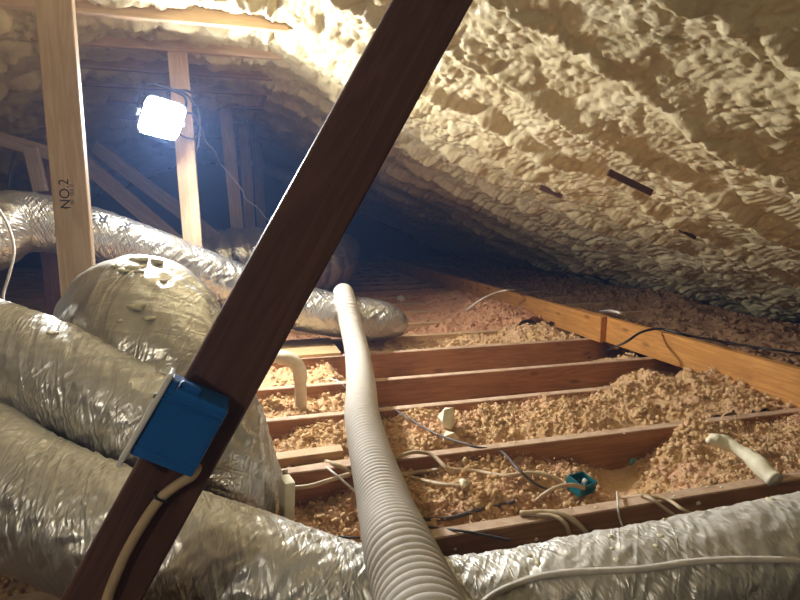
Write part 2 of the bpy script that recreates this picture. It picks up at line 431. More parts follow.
# ------------------------------------------------------------------ roof framing: flat chords, posts, webs
CH = [2.51, 2.94, 3.38, 3.82, 4.3, 5.0, 5.9, 6.9]
CLAB = ['pale horizontal chord with a bright lower edge, nearest under the foam', 'pale horizontal chord that the lamp post is nailed to',
        'dim horizontal chord behind the lamp, just past the lamp post']
for i, y in enumerate(CH):
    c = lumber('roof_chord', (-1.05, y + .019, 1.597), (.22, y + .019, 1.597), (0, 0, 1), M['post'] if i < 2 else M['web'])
    if i < 3: tag(c, CLAB[i], 'chord')
    else: tag(c, 'shaded horizontal chord far behind the lamp in the dark', 'chord', 'far roof chords')
def post(px_top, px_bot, Y, m, label, z0=JT, z1=1.6, wide=.089, **kw):
    a = atY(*px_top, Y); c = atY(*px_bot, Y)
    t = lambda z: a + (c - a) * (z - a[2]) / (c[2] - a[2])
    p = lumber('roof_post', t(z0), t(z1), (1, 0, 0), m, wide=wide, **kw); tag(p, label, 'post'); return p
P1 = post((60, 60), (76, 250), 1.80, M['post'], 'pale pine post with a black grade stamp, rising behind the foil ducts', z1=1.66)
P2 = post((178, 60), (196, 280), 2.975, M['post'], 'bright yellowish post that the work light hangs on')
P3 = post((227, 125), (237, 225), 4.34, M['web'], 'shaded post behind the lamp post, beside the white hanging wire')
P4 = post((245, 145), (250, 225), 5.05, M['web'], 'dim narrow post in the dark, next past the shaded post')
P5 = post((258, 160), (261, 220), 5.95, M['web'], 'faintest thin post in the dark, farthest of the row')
P6 = post((40, 140), (54, 270), 2.9, M['brace'], 'dark brown post behind the stamped post at the far left', z1=1.075)
def web(pa, pb, Y, m, label, ext=(0, 0), wide=.089):
    a, c = Vector(atY(*pa, Y)), Vector(atY(*pb, Y)); d = (c - a).normalized()
    w = lumber('truss_web', a - d * ext[0], c + d * ext[1], (d.z, 0, -d.x), m, wide=wide); tag(w, label, 'web'); return w
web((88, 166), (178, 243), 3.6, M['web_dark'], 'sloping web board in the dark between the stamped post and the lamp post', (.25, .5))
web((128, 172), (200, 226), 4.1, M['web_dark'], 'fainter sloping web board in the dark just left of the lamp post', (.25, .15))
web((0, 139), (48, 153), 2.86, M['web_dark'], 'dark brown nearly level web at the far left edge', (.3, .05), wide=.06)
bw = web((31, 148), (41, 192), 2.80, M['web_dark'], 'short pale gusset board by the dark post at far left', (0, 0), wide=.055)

# big diagonal brace in front
pa, pb = Vector(atY(432.5, 0, .739)), Vector(atY(101, 600, .739)); d = (pb - pa).normalized()
top = pa - d * (1.35 - pa.z) / (-d.z) if False else pa - d * .26
bot = pa + d * ((JT - .06 - pa.z) / d.z)
brace = lumber('diagonal_brace', top, bot, (-d.z, 0, d.x), M['brace'])
tag(brace, 'big dark brown diagonal brace crossing the foreground, carrying the blue box', 'brace')
# grade stamp
def text_mesh(name, body, size, m, mw, parent, extr=.0004, bold=0.0):
    cu = bpy.data.curves.new(name, 'FONT'); cu.body = body; cu.size = size; cu.extrude = extr; cu.offset = bold; cu.align_x = 'CENTER'; cu.align_y = 'CENTER'
    o = bpy.data.objects.new(name, cu); COL.objects.link(o)
    dg = bpy.context.evaluated_depsgraph_get(); me = bpy.data.meshes.new_from_object(o.evaluated_get(dg))
    bpy.data.objects.remove(o); r = link(name, me, m)
    r.matrix_world = mw
    r.parent = parent; r.matrix_parent_inverse = parent.matrix_world.inverted()
    return r
def stamp(px, py, body, size):
    q = Vector(atY(px, py, 1.80 - .0195)); 
    ax = P1.matrix_world.to_3x3() @ Vector((1, 0, 0))      # up the post
    x = ax; z = Vector((0, -1, 0)); y = z.cross(x)
    mw = Matrix((x, y, z)).transposed().to_4x4(); mw.translation = q
    return text_mesh('grade_stamp', body, size, M['ink'], mw, P1)
s1 = stamp(65, 194, 'NO.2', .036); s1['label'] = 'black NO.2 grade stamp'
stamp(72, 190, 'IIIII II', .016); stamp(72.5, 202, 'IIII', .014); stamp(66, 208, 'II', .014)

# ------------------------------------------------------------------ ducts
def duct(name, P, radii, m, label, seg=120, step=.007, crinkle=.006, rib=0., ribpitch=.045, seed=1, parent=None, closed=True, ang=.8, cs=.042):
    """P: centre line points; radii: radius at each of them"""
    PP = [list(p) + [r] for p, r in zip(P, radii)]
    CR, s = catmull(PP, step); C, R = CR[:, :3], CR[:, 3]
    T, N, B = sweep(C)
    a = np.linspace(0, 2 * math.pi, seg, endpoint=False)
    U, A = np.meshgrid(s, a, indexing='ij')
    a = a + math.pi                      # the seam of the pattern lies underneath
    rm = float(np.mean(R))
    def per(fn):           # blend so that the pattern closes round the tube
        w = np.clip((A - 1.5 * math.pi) / (.5 * math.pi), 0, 1); w = w * w * (3 - 2 * w)
        return fn(A) * (1 - w) + fn(A - 2 * math.pi) * w
    def folds(AA):
        v_ = AA * rm
        x_ = U + ang * v_ + .02 * fbm(U * 9, v_ * 9, seed + 3)
        y_ = v_ - ang * U * .3
        n1 = 1 - np.abs(fbm(x_ / cs, y_ / (cs * 3), seed, 2)) * 2.2
        n2 = 1 - np.abs(fbm(x_ / (cs * .45) + 4, y_ / (cs * 1.1), seed + 40, 2)) * 2
        x3 = U - ang * .9 * v_
        n3 = 1 - np.abs(fbm(x3 / (cs * .8), v_ / (cs * 2.2), seed + 80, 2)) * 2.2
        f1, f2, c = worley(x_ / (cs * .9), v_ / (cs * 1.3), seed + 60)
        return n1 * .55 + n2 * .25 + n3 * .45 + .5 * (f2 - f1) + .35 * fbm(U * 4, v_ * 4, seed + 30)
    D = crinkle * per(folds)
    if rib: D = D + rib * (np.abs(np.sin(math.pi * (U - A * ribpitch / (2 * math.pi)) / ribpitch))**.6 - .5)
    RR = R[:, None] + D
    V = C[:, None] + RR[..., None] * (np.cos(a)[None, :, None] * N[:, None] + np.sin(a)[None, :, None] * B[:, None])
    V = V.reshape(-1, 3); Q = grid_quads(len(C), seg, True)
    faces = Q
    if closed:
        V = np.vstack([V, C[0] - T[0] * .02, C[-1] + T[-1] * .02]); n = len(V) - 2; k = np.arange(seg); bb = (len(C) - 1) * seg
        # end caps as quads with a doubled corner are avoided: triangles go in as a second block
        me = bpy.data.meshes.new(name)
        tri = [[int((i + 1) % seg), int(i), n] for i in k] + [[int(bb + i), int(bb + (i + 1) % seg), n + 1] for i in k]
        me.from_pydata(V.tolist(), [], Q.tolist() + tri)
    else: me = npmesh(name, V, Q)
    # surface coordinates in metres: along the duct, round the duct
    uv = me.uv_layers.new(name='UVMap'); nl = len(me.loops); co = np.zeros((nl, 2), dtype=np.float32)
    r_, c_ = np.meshgrid(np.arange(len(C) - 1), np.arange(seg), indexing='ij')
    vv_ = np.arange(seg + 1) / seg * 2 * math.pi * rm
    q_ = np.stack([np.stack([s[r_], vv_[c_]], -1), np.stack([s[r_], vv_[c_ + 1]], -1), np.stack([s[r_ + 1], vv_[c_ + 1]], -1), np.stack([s[r_ + 1], vv_[c_]], -1)], 2).reshape(-1, 2)
    co[:len(q_)] = q_; uv.data.foreach_set('uv', co.ravel())
    o = link(name, me, m, parent, smooth=True)
    if label: tag(o, label, 'duct')
    SURF.append((V, Q.tolist()))
    return o
# near duct across the bottom of the view
near = [atd(-150, 395, 1.2), atd(-60, 440, 1.13), atd(20, 494, 1.05), (-.235, 1.03, .205), (-.03, .955, .145), (.16, .88, .095), (.34, .82, .085), (.60, .755, .118), (.95, .72, .146), (1.35, .71, .150), (1.9, .68, .15)]
duct('flex_duct', near, [.114, .114, .114, .112, .106, .098, .093, .100, .104, .105, .105], M['foil'], 'long crinkled silver foil duct crossing the bottom of the view under the grey hose', seed=3, seg=150, step=.006, crinkle=.0042)
# duct from the left that joins the humped duct
duct('flex_duct', [atd(-170, 300, 1.5), atd(-60, 335, 1.38), atd(40, 372, 1.3), atd(120, 408, 1.25), atd(185, 450, 1.22)], [.122, .124, .126, .124, .11], M['foil'],
     'fat dusty silver duct entering from the left edge, below the stamped post', seed=13, seg=130, step=.007, crinkle=.004)
# hump: comes up from behind, arches over and ends at the white boot
HUMP = duct('flex_duct', [atd(118, 425, 1.95), atd(122, 352, 1.78), atd(138, 325, 1.58), atd(161, 356, 1.42), atd(202, 428, 1.35), atd(234, 478, 1.33), atd(250, 516, 1.33)], [.185, .19, .195, .18, .145, .108, .09], M['foil_b'],
     'humped silver duct arching towards the camera, cream foam flecks on top', seed=23, seg=140, step=.007, crinkle=.006, cs=.09)
# long slim duct behind the posts
SLIM = duct('flex_duct', [atd(-60, 262, 2.15), atd(-12, 236, 2.25), atd(18, 222, 2.35), atd(70, 228, 2.45), atd(130, 245, 2.58), atd(200, 272, 2.75), atd(265, 298, 2.9), atd(330, 314, 3.0), atd(375, 320, 3.03), atd(394, 323, 3.05), atd(405, 326, 3.06)],
     [.13, .135, .128, .115, .112, .115, .12, .115, .108, .085, .045], M['foil_c'], 'slim shiny silver duct running behind the posts down to the plywood', seed=33, seg=110, step=.008, crinkle=.005, cs=.05)
# dark ribbed duct far behind
duct('flex_duct', [atd(150, 275, 3.9), atd(215, 262, 4.0), atd(265, 258, 4.1), atd(305, 263, 4.2), atd(328, 262, 4.5), atd(338, 255, 5.2), atd(345, 250, 5.8)], [.21, .215, .215, .21, .20, .18, .15], M['foil_dark'],
     'big dark ribbed duct in the shadows behind the slim duct', seed=43, seg=90, step=.012, crinkle=.006, rib=.022, ribpitch=.12)
duct('flex_duct', [atd(250, 163, 6.0), atd(270, 170, 6.0), atd(300, 183, 6.0), atd(330, 200, 6.2)], [.035, .05, .06, .06], M['foil_b'],
     'small glinting foil duct hanging in the dark past the posts', seed=49, seg=40, step=.012, crinkle=.016)

# ------------------------------------------------------------------ insulation
def ico_templates(n, sub=2):
    out = []
    for k in range(n):
        bm = bmesh.new(); bmesh.ops.create_icosphere(bm, subdivisions=sub, radius=1)
        V = np.array([v.co[:] for v in bm.verts]); Fc = np.array([[v.index for v in f.verts] for f in bm.faces]); bm.free()
        f = 4.2 if sub > 2 else 2.4
        d = .8 + .4 * pnoise(V[:, 0] * 1.4 + k * 9, V[:, 1] * 1.4 + V[:, 2] * 1.1, 100 + k) + .30 * lobes(V[:, 0] * f + V[:, 2] * f * .7 + k, V[:, 1] * f - V[:, 2] * f * .7, 200 + k) + .25 * pnoise(V[:, 0] * 3 + V[:, 2] * 2, V[:, 1] * 3 - V[:, 2] * 2 + k, 300 + k)
        out.append((V * d[:, None], Fc))
    return out
TMPL = ico_templates(6, 1)
def insulation(name, xr, yr, hf, m, label, res=.008, clumps=300, seed=0, rc=(.0035, .012), group=None, flakes=0):
    xs = np.arange(xr[0], xr[1] + res, res); ys = np.linspace(yr[0], yr[1], max(4, int((yr[1] - yr[0]) / res)))
    X, Y = np.meshgrid(xs, ys)
    base = hf(X, Y)
    wx = X + .012 * fbm(X * 25, Y * 25, seed); wy = Y + .012 * fbm(X * 25, Y * 25, seed + 2)
    fluff = np.clip((base + .05) / .07, .1, 1)
    Z = base + fluff * (.030 * lobes(wx / .07, wy / .065, seed + 11) + .014 * lobes(wx / .026, wy / .026, seed + 12) + .006 * lobes(wx / .0105, wy / .0105, seed + 14) + .026 * fbm(X * 6, Y * 6, seed + 13) - .02)
    Z = np.maximum(Z, FZ + .004)
    V = [np.stack([X, Y, Z], -1).reshape(-1, 3)]
    T = []; Q = grid_quads(len(ys), len(xs))
    T.append(Q[:, [0, 1, 2]]); T.append(Q[:, [0, 2, 3]]); off = len(V[0])
    # grains and small clots lying on the surface, thicker on the mounds
    j = rng.integers(0, len(ys), clumps * 2); i = rng.integers(0, len(xs), clumps * 2)
    ok = (base[j, i] > -.02) & (rng.uniform(0, 1, len(i)) < .25 + .75 * np.clip((Z[j, i] - base[j, i] + .012) / .03, 0, 1)); j, i = j[ok][:clumps], i[ok][:clumps]
    for k in range(6):
        sel = np.arange(k, len(i), 6); n_ = len(sel)
        if not n_: continue
        tv, tf = TMPL[k]
        r = rc[0] + (rc[1] - rc[0]) * rng.uniform(0, 1, n_)**2.2; th = rng.uniform(0, 6.28, n_); ph = rng.uniform(0, 6.28, n_)
        c, s_ = np.cos(th), np.sin(th); c2, s2 = np.cos(ph), np.sin(ph); o_ = np.zeros(n_); e_ = np.ones(n_)
        Rz = np.stack([c, -s_, o_, s_, c, o_, o_, o_, e_], -1).reshape(-1, 3, 3); Rx = np.stack([e_, o_, o_, o_, c2, -s2, o_, s2, c2], -1).reshape(-1, 3, 3)
        p = np.einsum('nij,nkj->nki', Rz @ Rx, tv[None] * np.array([1.3, 1, .8]) * r[:, None, None])
        jj, ii = j[sel], i[sel]
        p += np.stack([X[jj, ii], np.clip(Y[jj, ii], yr[0] + r, yr[1] - r), Z[jj, ii] + r * rng.uniform(.1, .9, n_)], -1)[:, None]
        V.append(p.reshape(-1, 3)); T.append((tf[None] + (np.arange(n_) * len(tv))[:, None, None] + off).reshape(-1, 3)); off += n_ * len(tv)
    if flakes:      # loose tufts and fibres standing out of the fill
        j = rng.integers(0, len(ys), flakes); i = rng.integers(0, len(xs), flakes)
        ok = base[j, i] > -.03; j, i = j[ok], i[ok]
        c0 = np.stack([X[j, i], Y[j, i], Z[j, i] + rng.uniform(0, .022, len(i))], -1)
        q = rng.normal(size=(len(i), 3, 3)) * np.array([1, 1, .8])
        q = q / np.linalg.norm(q, axis=2, keepdims=True) * rng.uniform(.0015, .0042, (len(i), 1, 1))
        V.append((c0[:, None] + q).reshape(-1, 3)); T.append(np.arange(len(i) * 3).reshape(-1, 3) + off); off += len(i) * 3
    V = np.vstack(V); T = np.vstack(T)
    o = link(name, npmesh(name, V, T), m, smooth=True)
    tag(o, label, 'insulation', group, 'stuff')
    SURF.append((V, T.tolist()))
    return o
def sm(x, a, b_):
    t = np.clip((x - a) / (b_ - a), 0, 1); return t * t * (3 - 2 * t)
def bump2(X, Y, x, y, rx, ry, h): return h * np.exp(-((X - x) / rx)**2 - ((Y - y) / ry)**2)
by = lambda k: (JY[k] + .040, JY[k + 1] - .002)
G = 'loose insulation between the joists'
# bay behind the first visible joist
insulation('loose_insulation', (-.6, 1.95), by(1), lambda X, Y: .026 + .018 * sm(Y, 1.25, 1.42) * sm(X, .25, .5) * (1 - sm(X, .72, .8)) - .06 * np.exp(-((X + .6 * (1.44 - Y) - 1.13) / .13)**2) - .04 * (1 - sm(X, .12, .34)) + .034 * sm(X + .6 * (1.44 - Y), 1.28, 1.36) + bump2(X, Y, 1.42, 1.38, .07, .07, .040) + bump2(X, Y, .55, 1.25, .12, .1, .03),
           M['insul'], 'tan loose insulation in the first bay behind the near duct, around the teal box', .005, 3800, 301, flakes=40000)
insulation('loose_insulation', (-.6, 1.95), by(2), lambda X, Y: .036 + .015 * sm(Y, 1.52, 1.66) + .02 * sm(Y, 1.72, 1.84) * sm(X, .9, 1.3) + .04 * sm(X, 1.40, 1.6) - .03 * (1 - sm(X, .02, .3)),
           M['insul'], 'tan loose insulation around the white foam scrap, second bay behind the near duct', .005, 3400, 311, flakes=36000)
insulation('loose_insulation', (-.6, 1.95), by(3), lambda X, Y: .082 * (1 - sm(X, .36, .46)) + bump2(X, Y, 1.72, 2.0, .15, .16, .12) - .046,
           M['insul'], 'tan loose insulation around the beige pipe, emptying out to the right', .006, 1500, 321, flakes=14000)
insulation('loose_insulation', (-.6, 1.95), by(4), lambda X, Y: .08 * (1 - sm(X, .36, .5)) + bump2(X, Y, 1.98, 2.4, .12, .2, .10) - .046,
           M['insul'], 'tan loose insulation between two bare joists, just before the plywood', .007, 800, 331, flakes=8000)
insulation('loose_insulation', (-.6, 1.86), by(5), lambda X, Y: .050 - .07 * (1 - sm(X, .46, .54)) + bump2(X, Y, 1.7, 2.95, .22, .2, .06),
           M['insul'], 'orange tan loose insulation flush with the joist tops, beside the silver duct end', .007, 1100, 341, flakes=9000)
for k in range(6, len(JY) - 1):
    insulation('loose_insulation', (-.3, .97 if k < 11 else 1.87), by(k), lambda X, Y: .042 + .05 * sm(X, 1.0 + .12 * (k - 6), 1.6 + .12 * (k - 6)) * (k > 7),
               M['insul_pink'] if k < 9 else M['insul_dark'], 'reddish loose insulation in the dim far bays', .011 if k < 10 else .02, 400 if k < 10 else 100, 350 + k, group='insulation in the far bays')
# heap of pinkish insulation against the far beam, lying over the joist tops
insulation('insulation_heap', (.98, 1.88), (3.06, JY[11] - .002), lambda X, Y: .050 + bump2(X, Y, 1.66, 3.5, .26, .36, .125) + bump2(X, Y, 1.72, 3.05, .15, .16, .075) + bump2(X, Y, 1.7, 4.3, .25, .5, .075) - .02 * (1 - sm(X, .95, 1.25)) + .012 * fbm(X * 4, Y * 4, 71),
           M['insul_pink'], 'pinkish heap of loose insulation piled against the far beam', .009, 2200, 390, flakes=16000)
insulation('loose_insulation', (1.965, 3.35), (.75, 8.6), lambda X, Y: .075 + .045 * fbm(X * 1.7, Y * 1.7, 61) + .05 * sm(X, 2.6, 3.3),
           M['insul_dark'], 'loose insulation tinted dark brown for the dim eave, beyond the orange beam', .016, 4200, 401, rc=(.005, .018), flakes=24000)

# ------------------------------------------------------------------ sheet, blocks
a = atz(258, 338, .107); c = atz(334, 357, .107)
ply = link('plywood_sheet', box_mesh('plywood_sheet', .62, .36, .016, .002), M['ply']); ply.location = (float(atz(335, 345, .1)[0]) - .31, 2.70 + .18, JT + .008)
tag(ply, 'small pale plywood sheet laid on the joists left of the hose', 'plywood')
SURF.append(([ply.matrix_basis @ v.co for v in ply.data.vertices], [list(p.vertices) for p in ply.data.polygons]))

# ------------------------------------------------------------------ ray casting on what stands so far
TREES = [BVHTree.FromPolygons([Vector(v) for v in V] if not isinstance(V, list) else V, P) for V, P in SURF]

# ------------------------------------------------------------------ corrugated hose
def hose():
    r0 = .053
    P = [atz(446, 700, .34), atz(417, 600, .285), atz(401, 555, .262), atz(386, 508, .195), atz(371, 455, .150), atz(362, 415, .146), atz(361, 385, .146), atz(357, 352, .165), atz(351, 325, .245), atz(347, 307, .318), atz(344.5, 300, .345), tuple(atz(344.5, 300, .345) + np.array([.015, .12, .018])), tuple(atz(344.5, 300, .345) + np.array([.05, .30, -.03])), tuple(atz(344.5, 300, .345) + np.array([.08, .44, -.13]))]
    C, s = catmull([list(p) for p in P], .0022)
    T, N, B = sweep(C); seg = 44
    a = np.linspace(0, 2 * math.pi, seg, endpoint=False)
    ph = s / .0235
    R = r0 + .0062 * (np.abs(np.cos(math.pi * ph))**.7 - .5) * 2 * .6
    V = C[:, None] + R[:, None, None] * (np.cos(a)[None, :, None] * N[:, None] + np.sin(a)[None, :, None] * B[:, None])
    o = link('corrugated_hose', npmesh('corrugated_hose', V.reshape(-1, 3), grid_quads(len(C), seg, True)), M['hose'], smooth=True)
    cuff = tube_mesh('end_cuff', [C[-1] + T[-1] * t for t in (-.05, -.02, .012)], r0 + .004, 32, .01)
    e = link('end_cuff', cuff, M['hose'], o, True)
    tag(o, 'thick pale grey corrugated hose running from the bottom of the view across the joists', 'hose')
    return o
hose()

# printed marks on the slim duct
for px, py, sz in ((99, 220, .062), (125, 227, .045)):
    h, n = hit(px, py); n = Vector((.12, -.74, .66)).normalized(); x_ = Vector((-.9, -.15, .3)); x_ = (x_ - n * x_.dot(n)).normalized(); y_ = n.cross(x_)
    mw = Matrix((x_, y_, n)).transposed().to_4x4(); mw.translation = h + n * .016
    text_mesh('printed_mark', 'R6', sz, M['ink'], mw, SLIM, bold=.0018)
# dark wood showing through the foam
for pa_, pb_, lab in (((608, 172), (652, 193), 'dark wood edge showing through the foam, longest of the three slivers'), ((540, 187), (562, 196), 'short dark wood sliver in the foam, nearest the diagonal brace'), ((654, 214), (696, 237), 'dark wood sliver low in the foam above the eave insulation')):
    nn = np.array([.3947, 0, .9188]); cc = nn @ np.array([.13, 0, 1.625]) - .052
    pt = lambda q: VC + ray(*q) * ((cc - nn @ VC) / (nn @ ray(*q)))
    e = lumber('rafter_edge', pt(pa_), pt(pb_), (0, 1, 0), M['brace'], wide=.010, thick=.03, bev=.002); tag(e, lab, 'rafter edge')
# ------------------------------------------------------------------ cables
def cable(pts, r, m, label, name='electrical_cable', lift=None, seg=10, flat=1.0, group=None):
    lift = r if lift is None else lift
    P = []
    for q in pts:
        if len(q) == 2: h, n = hit(*q); P.append(np.array(h) + np.array([0, 0, lift]))
        elif len(q) == 3 and q[2] < 9: P.append(atz(*q))
        else: P.append(atd(q[0], q[1], q[3]))
    o = link(name, tube_mesh(name, P, r, seg, .008, flat), m, smooth=True)
    tag(o, label, 'cable', group); return o
cable([(372, 405), (395, 411), (430, 432), (472, 447), (500, 452), (517, 468, .1), (535, 485), (553, 493)], .0035, M['gray'], 'thin dark cable slanting across the foam scrap row and over a joist')
cable([(385, 462), (400, 456, .098), (415, 452, .105), (432, 455, .10), (446, 468, .085), (454, 476)], .006, M['cable'], 'beige cable hooping over the joist just right of the hose')
cable([(392, 480), (420, 474), (450, 472), (478, 474), (505, 476, .075), (530, 473, .085), (552, 477, .08), (566, 487, .06)], .0065, M['cable'], 'beige cable lying along the first insulation bay to the teal box')
cable([(396, 474), (415, 480), (440, 486), (462, 488)], .0055, M['cable'], 'short beige cable curving right out from under the hose')
cable([(536, 503), (546, 493, .075), (558, 487, .09), (572, 485, .09), (584, 488, .075)], .0055, M['cable'], 'pale cable arching up into the teal box')
cable([(420, 521), (450, 520), (478, 512), (500, 507), (515, 503)], .005, M['gray'], 'dark cable half buried in the first bay near the joist')
cable([(520, 516), (545, 512, .10), (562, 514, .105), (578, 524, .09), (592, 540, .05)], .0065, M['cable'], 'thick beige cable looping over the first joist, left of the pair')
cable([(535, 517), (553, 516, .10), (565, 523, .095), (570, 536, .06)], .005, M['cable'], 'thinner pale cable bent over the first joist behind the thick one')
cable([(622, 499), (645, 498), (660, 505, .095), (676, 517, .07)], .0045, M['cable'], 'pale cable over the first joist, left of the two by the insulation mound')
cable([(640, 497), (666, 501), (682, 509, .095), (696, 516, .075)], .0045, M['cable'], 'pale cable over the first joist, right of the two by the insulation mound')
cable([(617, 492, .1), (618, 505, .10), (619, 516, .075), (623, 528, .05)], .0025, M['cable_white'], 'thin white wire hanging down over the first joist')
cable([(425, 528), (455, 530, .093), (480, 534, .09), (510, 540, .08)], .003, M['gray'], 'thin dark wire lying along the top of the first joist')
cable([(284, 474), (298, 466), (315, 462), (335, 466), (352, 475)], .006, M['cable'], 'beige cable arching out left of the hose above the small gap')
cable([(290, 488, .07), (310, 486, .075), (330, 480, .085), (350, 474, .09)], .006, M['cable'], 'lower beige cable running from the white boot to the hose')
cable([(318, 462), (330, 470, .1), (342, 480, .09), (356, 492, .06)], .003, M['cable_white'], 'thin white wire crossing the two beige cables left of the hose')
cable([(290, 537, .093), (310, 538, .095), (335, 537, .095), (360, 538, .093)], .003, M['gray'], 'thin dark wire on the joist top left of the hose')
cable([(318, 382), (330, 380), (340, 383), (350, 393)], .003, M['cable_white'], 'thin white wire curling between the beige pipe and the hose')
cable([(466, 311), (482, 299, .23), (498, 292, .27), (512, 290, .275), (526, 291)], .006, M['cable_white'], 'pale cable arched over the pinkish insulation heap')
cable([(600, 312), (612, 311, .25), (624, 315, .25), (634, 322)], .007, M['cable_white'], 'short white cable end sticking up behind the orange beam')
cable([(588, 359), (606, 352), (624, 343, .2), (642, 332, .237), (662, 329, .245), (690, 336, .22), (720, 342), (760, 349), (810, 356)], .006, M['cable_black'], 'black cable draped over the orange beam and into the eave insulation')
cable([(482, 606), (495, 596), (512, 588), (535, 580), (565, 575), (605, 573), (645, 571), (685, 565), (730, 562), (770, 562), (815, 563)], .0055, M['cable_white'], 'white cord lying along the side of the near silver duct', lift=.004)
# wires that hang free on the left and in the dark
def wire(P, r, m, label): 
    o = link('hanging_wire', tube_mesh('hanging_wire', P, r, 6, .012), m, smooth=True); tag(o, label, 'wire'); return o
wire([atd(-4, 205, 2.0), atd(8, 225, 2.0), atd(14, 250, 2.0), atd(9, 275, 2.0), atd(3, 297, 2.0), atd(6, 320, 2.0)], .005, M['cable_white'], 'white wire looping down past the bent duct at the left edge')
wz = [(192, 118), (200, 128), (206, 140), (213, 152), (219, 160), (224, 170), (232, 176), (240, 190), (247, 199), (256, 208), (266, 217), (272, 224)]
wire([atd(x + (2 if i % 2 else -1), y, 3.4 + .08 * i) for i, (x, y) in enumerate(wz)], .0045, M['cable_white'], 'kinked white wire hanging from the lamp post into the dark')
wire([atd(13, 152, 2.9), atd(10, 175, 2.9), atd(6, 205, 2.9)], .008, M['cable_black'], 'black wire hanging from the dark level web at far left')

# ------------------------------------------------------------------ work light on its post
def worklight():
    c = Vector(atY(163, 119, 2.71)); n = Vector((.52, -.72, -.45)).normalized()
    roll = Vector((0, 0, 1)); x = roll.cross(n).normalized(); y = n.cross(x).normalized()
    th = math.radians(7); x, y = x * math.cos(th) - y * math.sin(th), x * math.sin(th) + y * math.cos(th)
    mw = Matrix((x, y, n)).transposed().to_4x4(); mw.translation = c
    root = empty('work_light', mw=mw); tag(root, 'square glowing white work light hung on the bright post', 'lamp')
    def rr(name, w, h, d, z, rad, m, taper=1.0):
        bm = bmesh.new(); lo, hi = [], []
        for k in range(32):
            q = k // 8; t = (k % 8) / 7 * math.pi / 2 + q * math.pi / 2
            sx, sy = (1, -1, -1, 1)[q], (1, 1, -1, -1)[q]
            px, py = sx * (w / 2 - rad) + rad * math.cos(t), sy * (h / 2 - rad) + rad * math.sin(t)
            lo.append(bm.verts.new((px * taper, py * taper, z - d))); hi.append(bm.verts.new((px, py, z)))
        bm.faces.new(hi); bm.faces.new(lo[::-1])
        for k in range(32): bm.faces.new((lo[k], lo[(k + 1) % 32], hi[(k + 1) % 32], hi[k]))
        return link(name, bm_mesh(bm, name), m, root)
    rr('housing', .196, .172, .035, -.004, .03, M['housing'], .85)
    rr('lens', .184, .160, .006, .002, .036, M['lens'])
    pts = [(-.106, 0, -.02), (-.108, .05, -.03), (-.092, .112, -.04), (0, .125, -.045), (.092, .112, -.04), (.108, .05, -.03), (.106, 0, -.02)]
    link('bracket', tube_mesh('bracket', [np.array(p) for p in pts], .006, 8, .01), M['housing'], root, True)
    link('hook', tube_mesh('hook', [np.array(p) for p in [(.04, .122, -.045), (.09, .14, -.05), (.14, .135, -.06)]], .006, 8, .01), M['housing'], root, True)
    for s_ in (-1, 1):
        kn = link('knob', box_mesh('knob', .018, .03, .03, .008, 2), M['steel'], root); kn.location = (s_ * .108, 0, -.022)
    return c
lc = worklight()
def coil():
    P = []
    base = atY(180, 95, 2.93); pw = P2.matrix_world
    for k in range(60):
        t = k / 59; ang = t * 2 * math.pi * 3.2
        z = 1.42 - .28 * t + .02 * math.sin(ang * 1.7)
        cx = pw.translation.x + (pw.to_3x3() @ Vector((1, 0, 0))).x * (z - pw.translation.z)
        P.append((cx + .058 * math.cos(ang) + .004 * math.sin(5 * ang), 2.975 + .034 * math.sin(ang), z))
    P += [tuple(np.array(P[-1]) + np.array(d)) for d in ((.03, -.01, -.05), (.05, -.02, .02), (.055, -.02, .10), (.045, -.01, .17))]
    o = link('power_cord', tube_mesh('power_cord', P, .0045, 8, .01), M['gray'], smooth=True)
    tag(o, 'dark power cord wound around the bright lamp post', 'cord')
coil()

# added fill lamp, unseen: a bare bulb hung behind the camera
def bulb(loc, power):
    root = empty('fill_bulb', loc); tag(root, 'added fill bulb in a white lampholder, unseen behind the viewer', 'lamp')
    L_ = lambda P: [np.array(p) for p in P]
    link('holder', tube_mesh('holder', L_([(0, 0, .05), (0, 0, .09), (0, 0, .12)]), .022, 16, .02), M['white'], root, True)
    link('cord', tube_mesh('cord', L_([(0, 0, .12), (0, 0, .2), (0, 0, 1.62 - loc[2])]), .004, 8, .05), M['gray'], root, True)
    bm = bmesh.new(); bmesh.ops.create_uvsphere(bm, u_segments=20, v_segments=14, radius=.032)
    for v in bm.verts:
        if v.co.z > 0: v.co.z *= 1.7; v.co.x *= 1 - .22 * v.co.z / .054; v.co.y *= 1 - .22 * v.co.z / .054
    m, nt, b = mat('fill_bulb_glass'); b.inputs['Emission Color'].default_value = (1, .93, .83, 1); b.inputs['Emission Strength'].default_value = power
    link('bulb', bm_mesh(bm, 'bulb'), m, root, True)
bulb((-1.0, -.55, 1.34), 270.0)

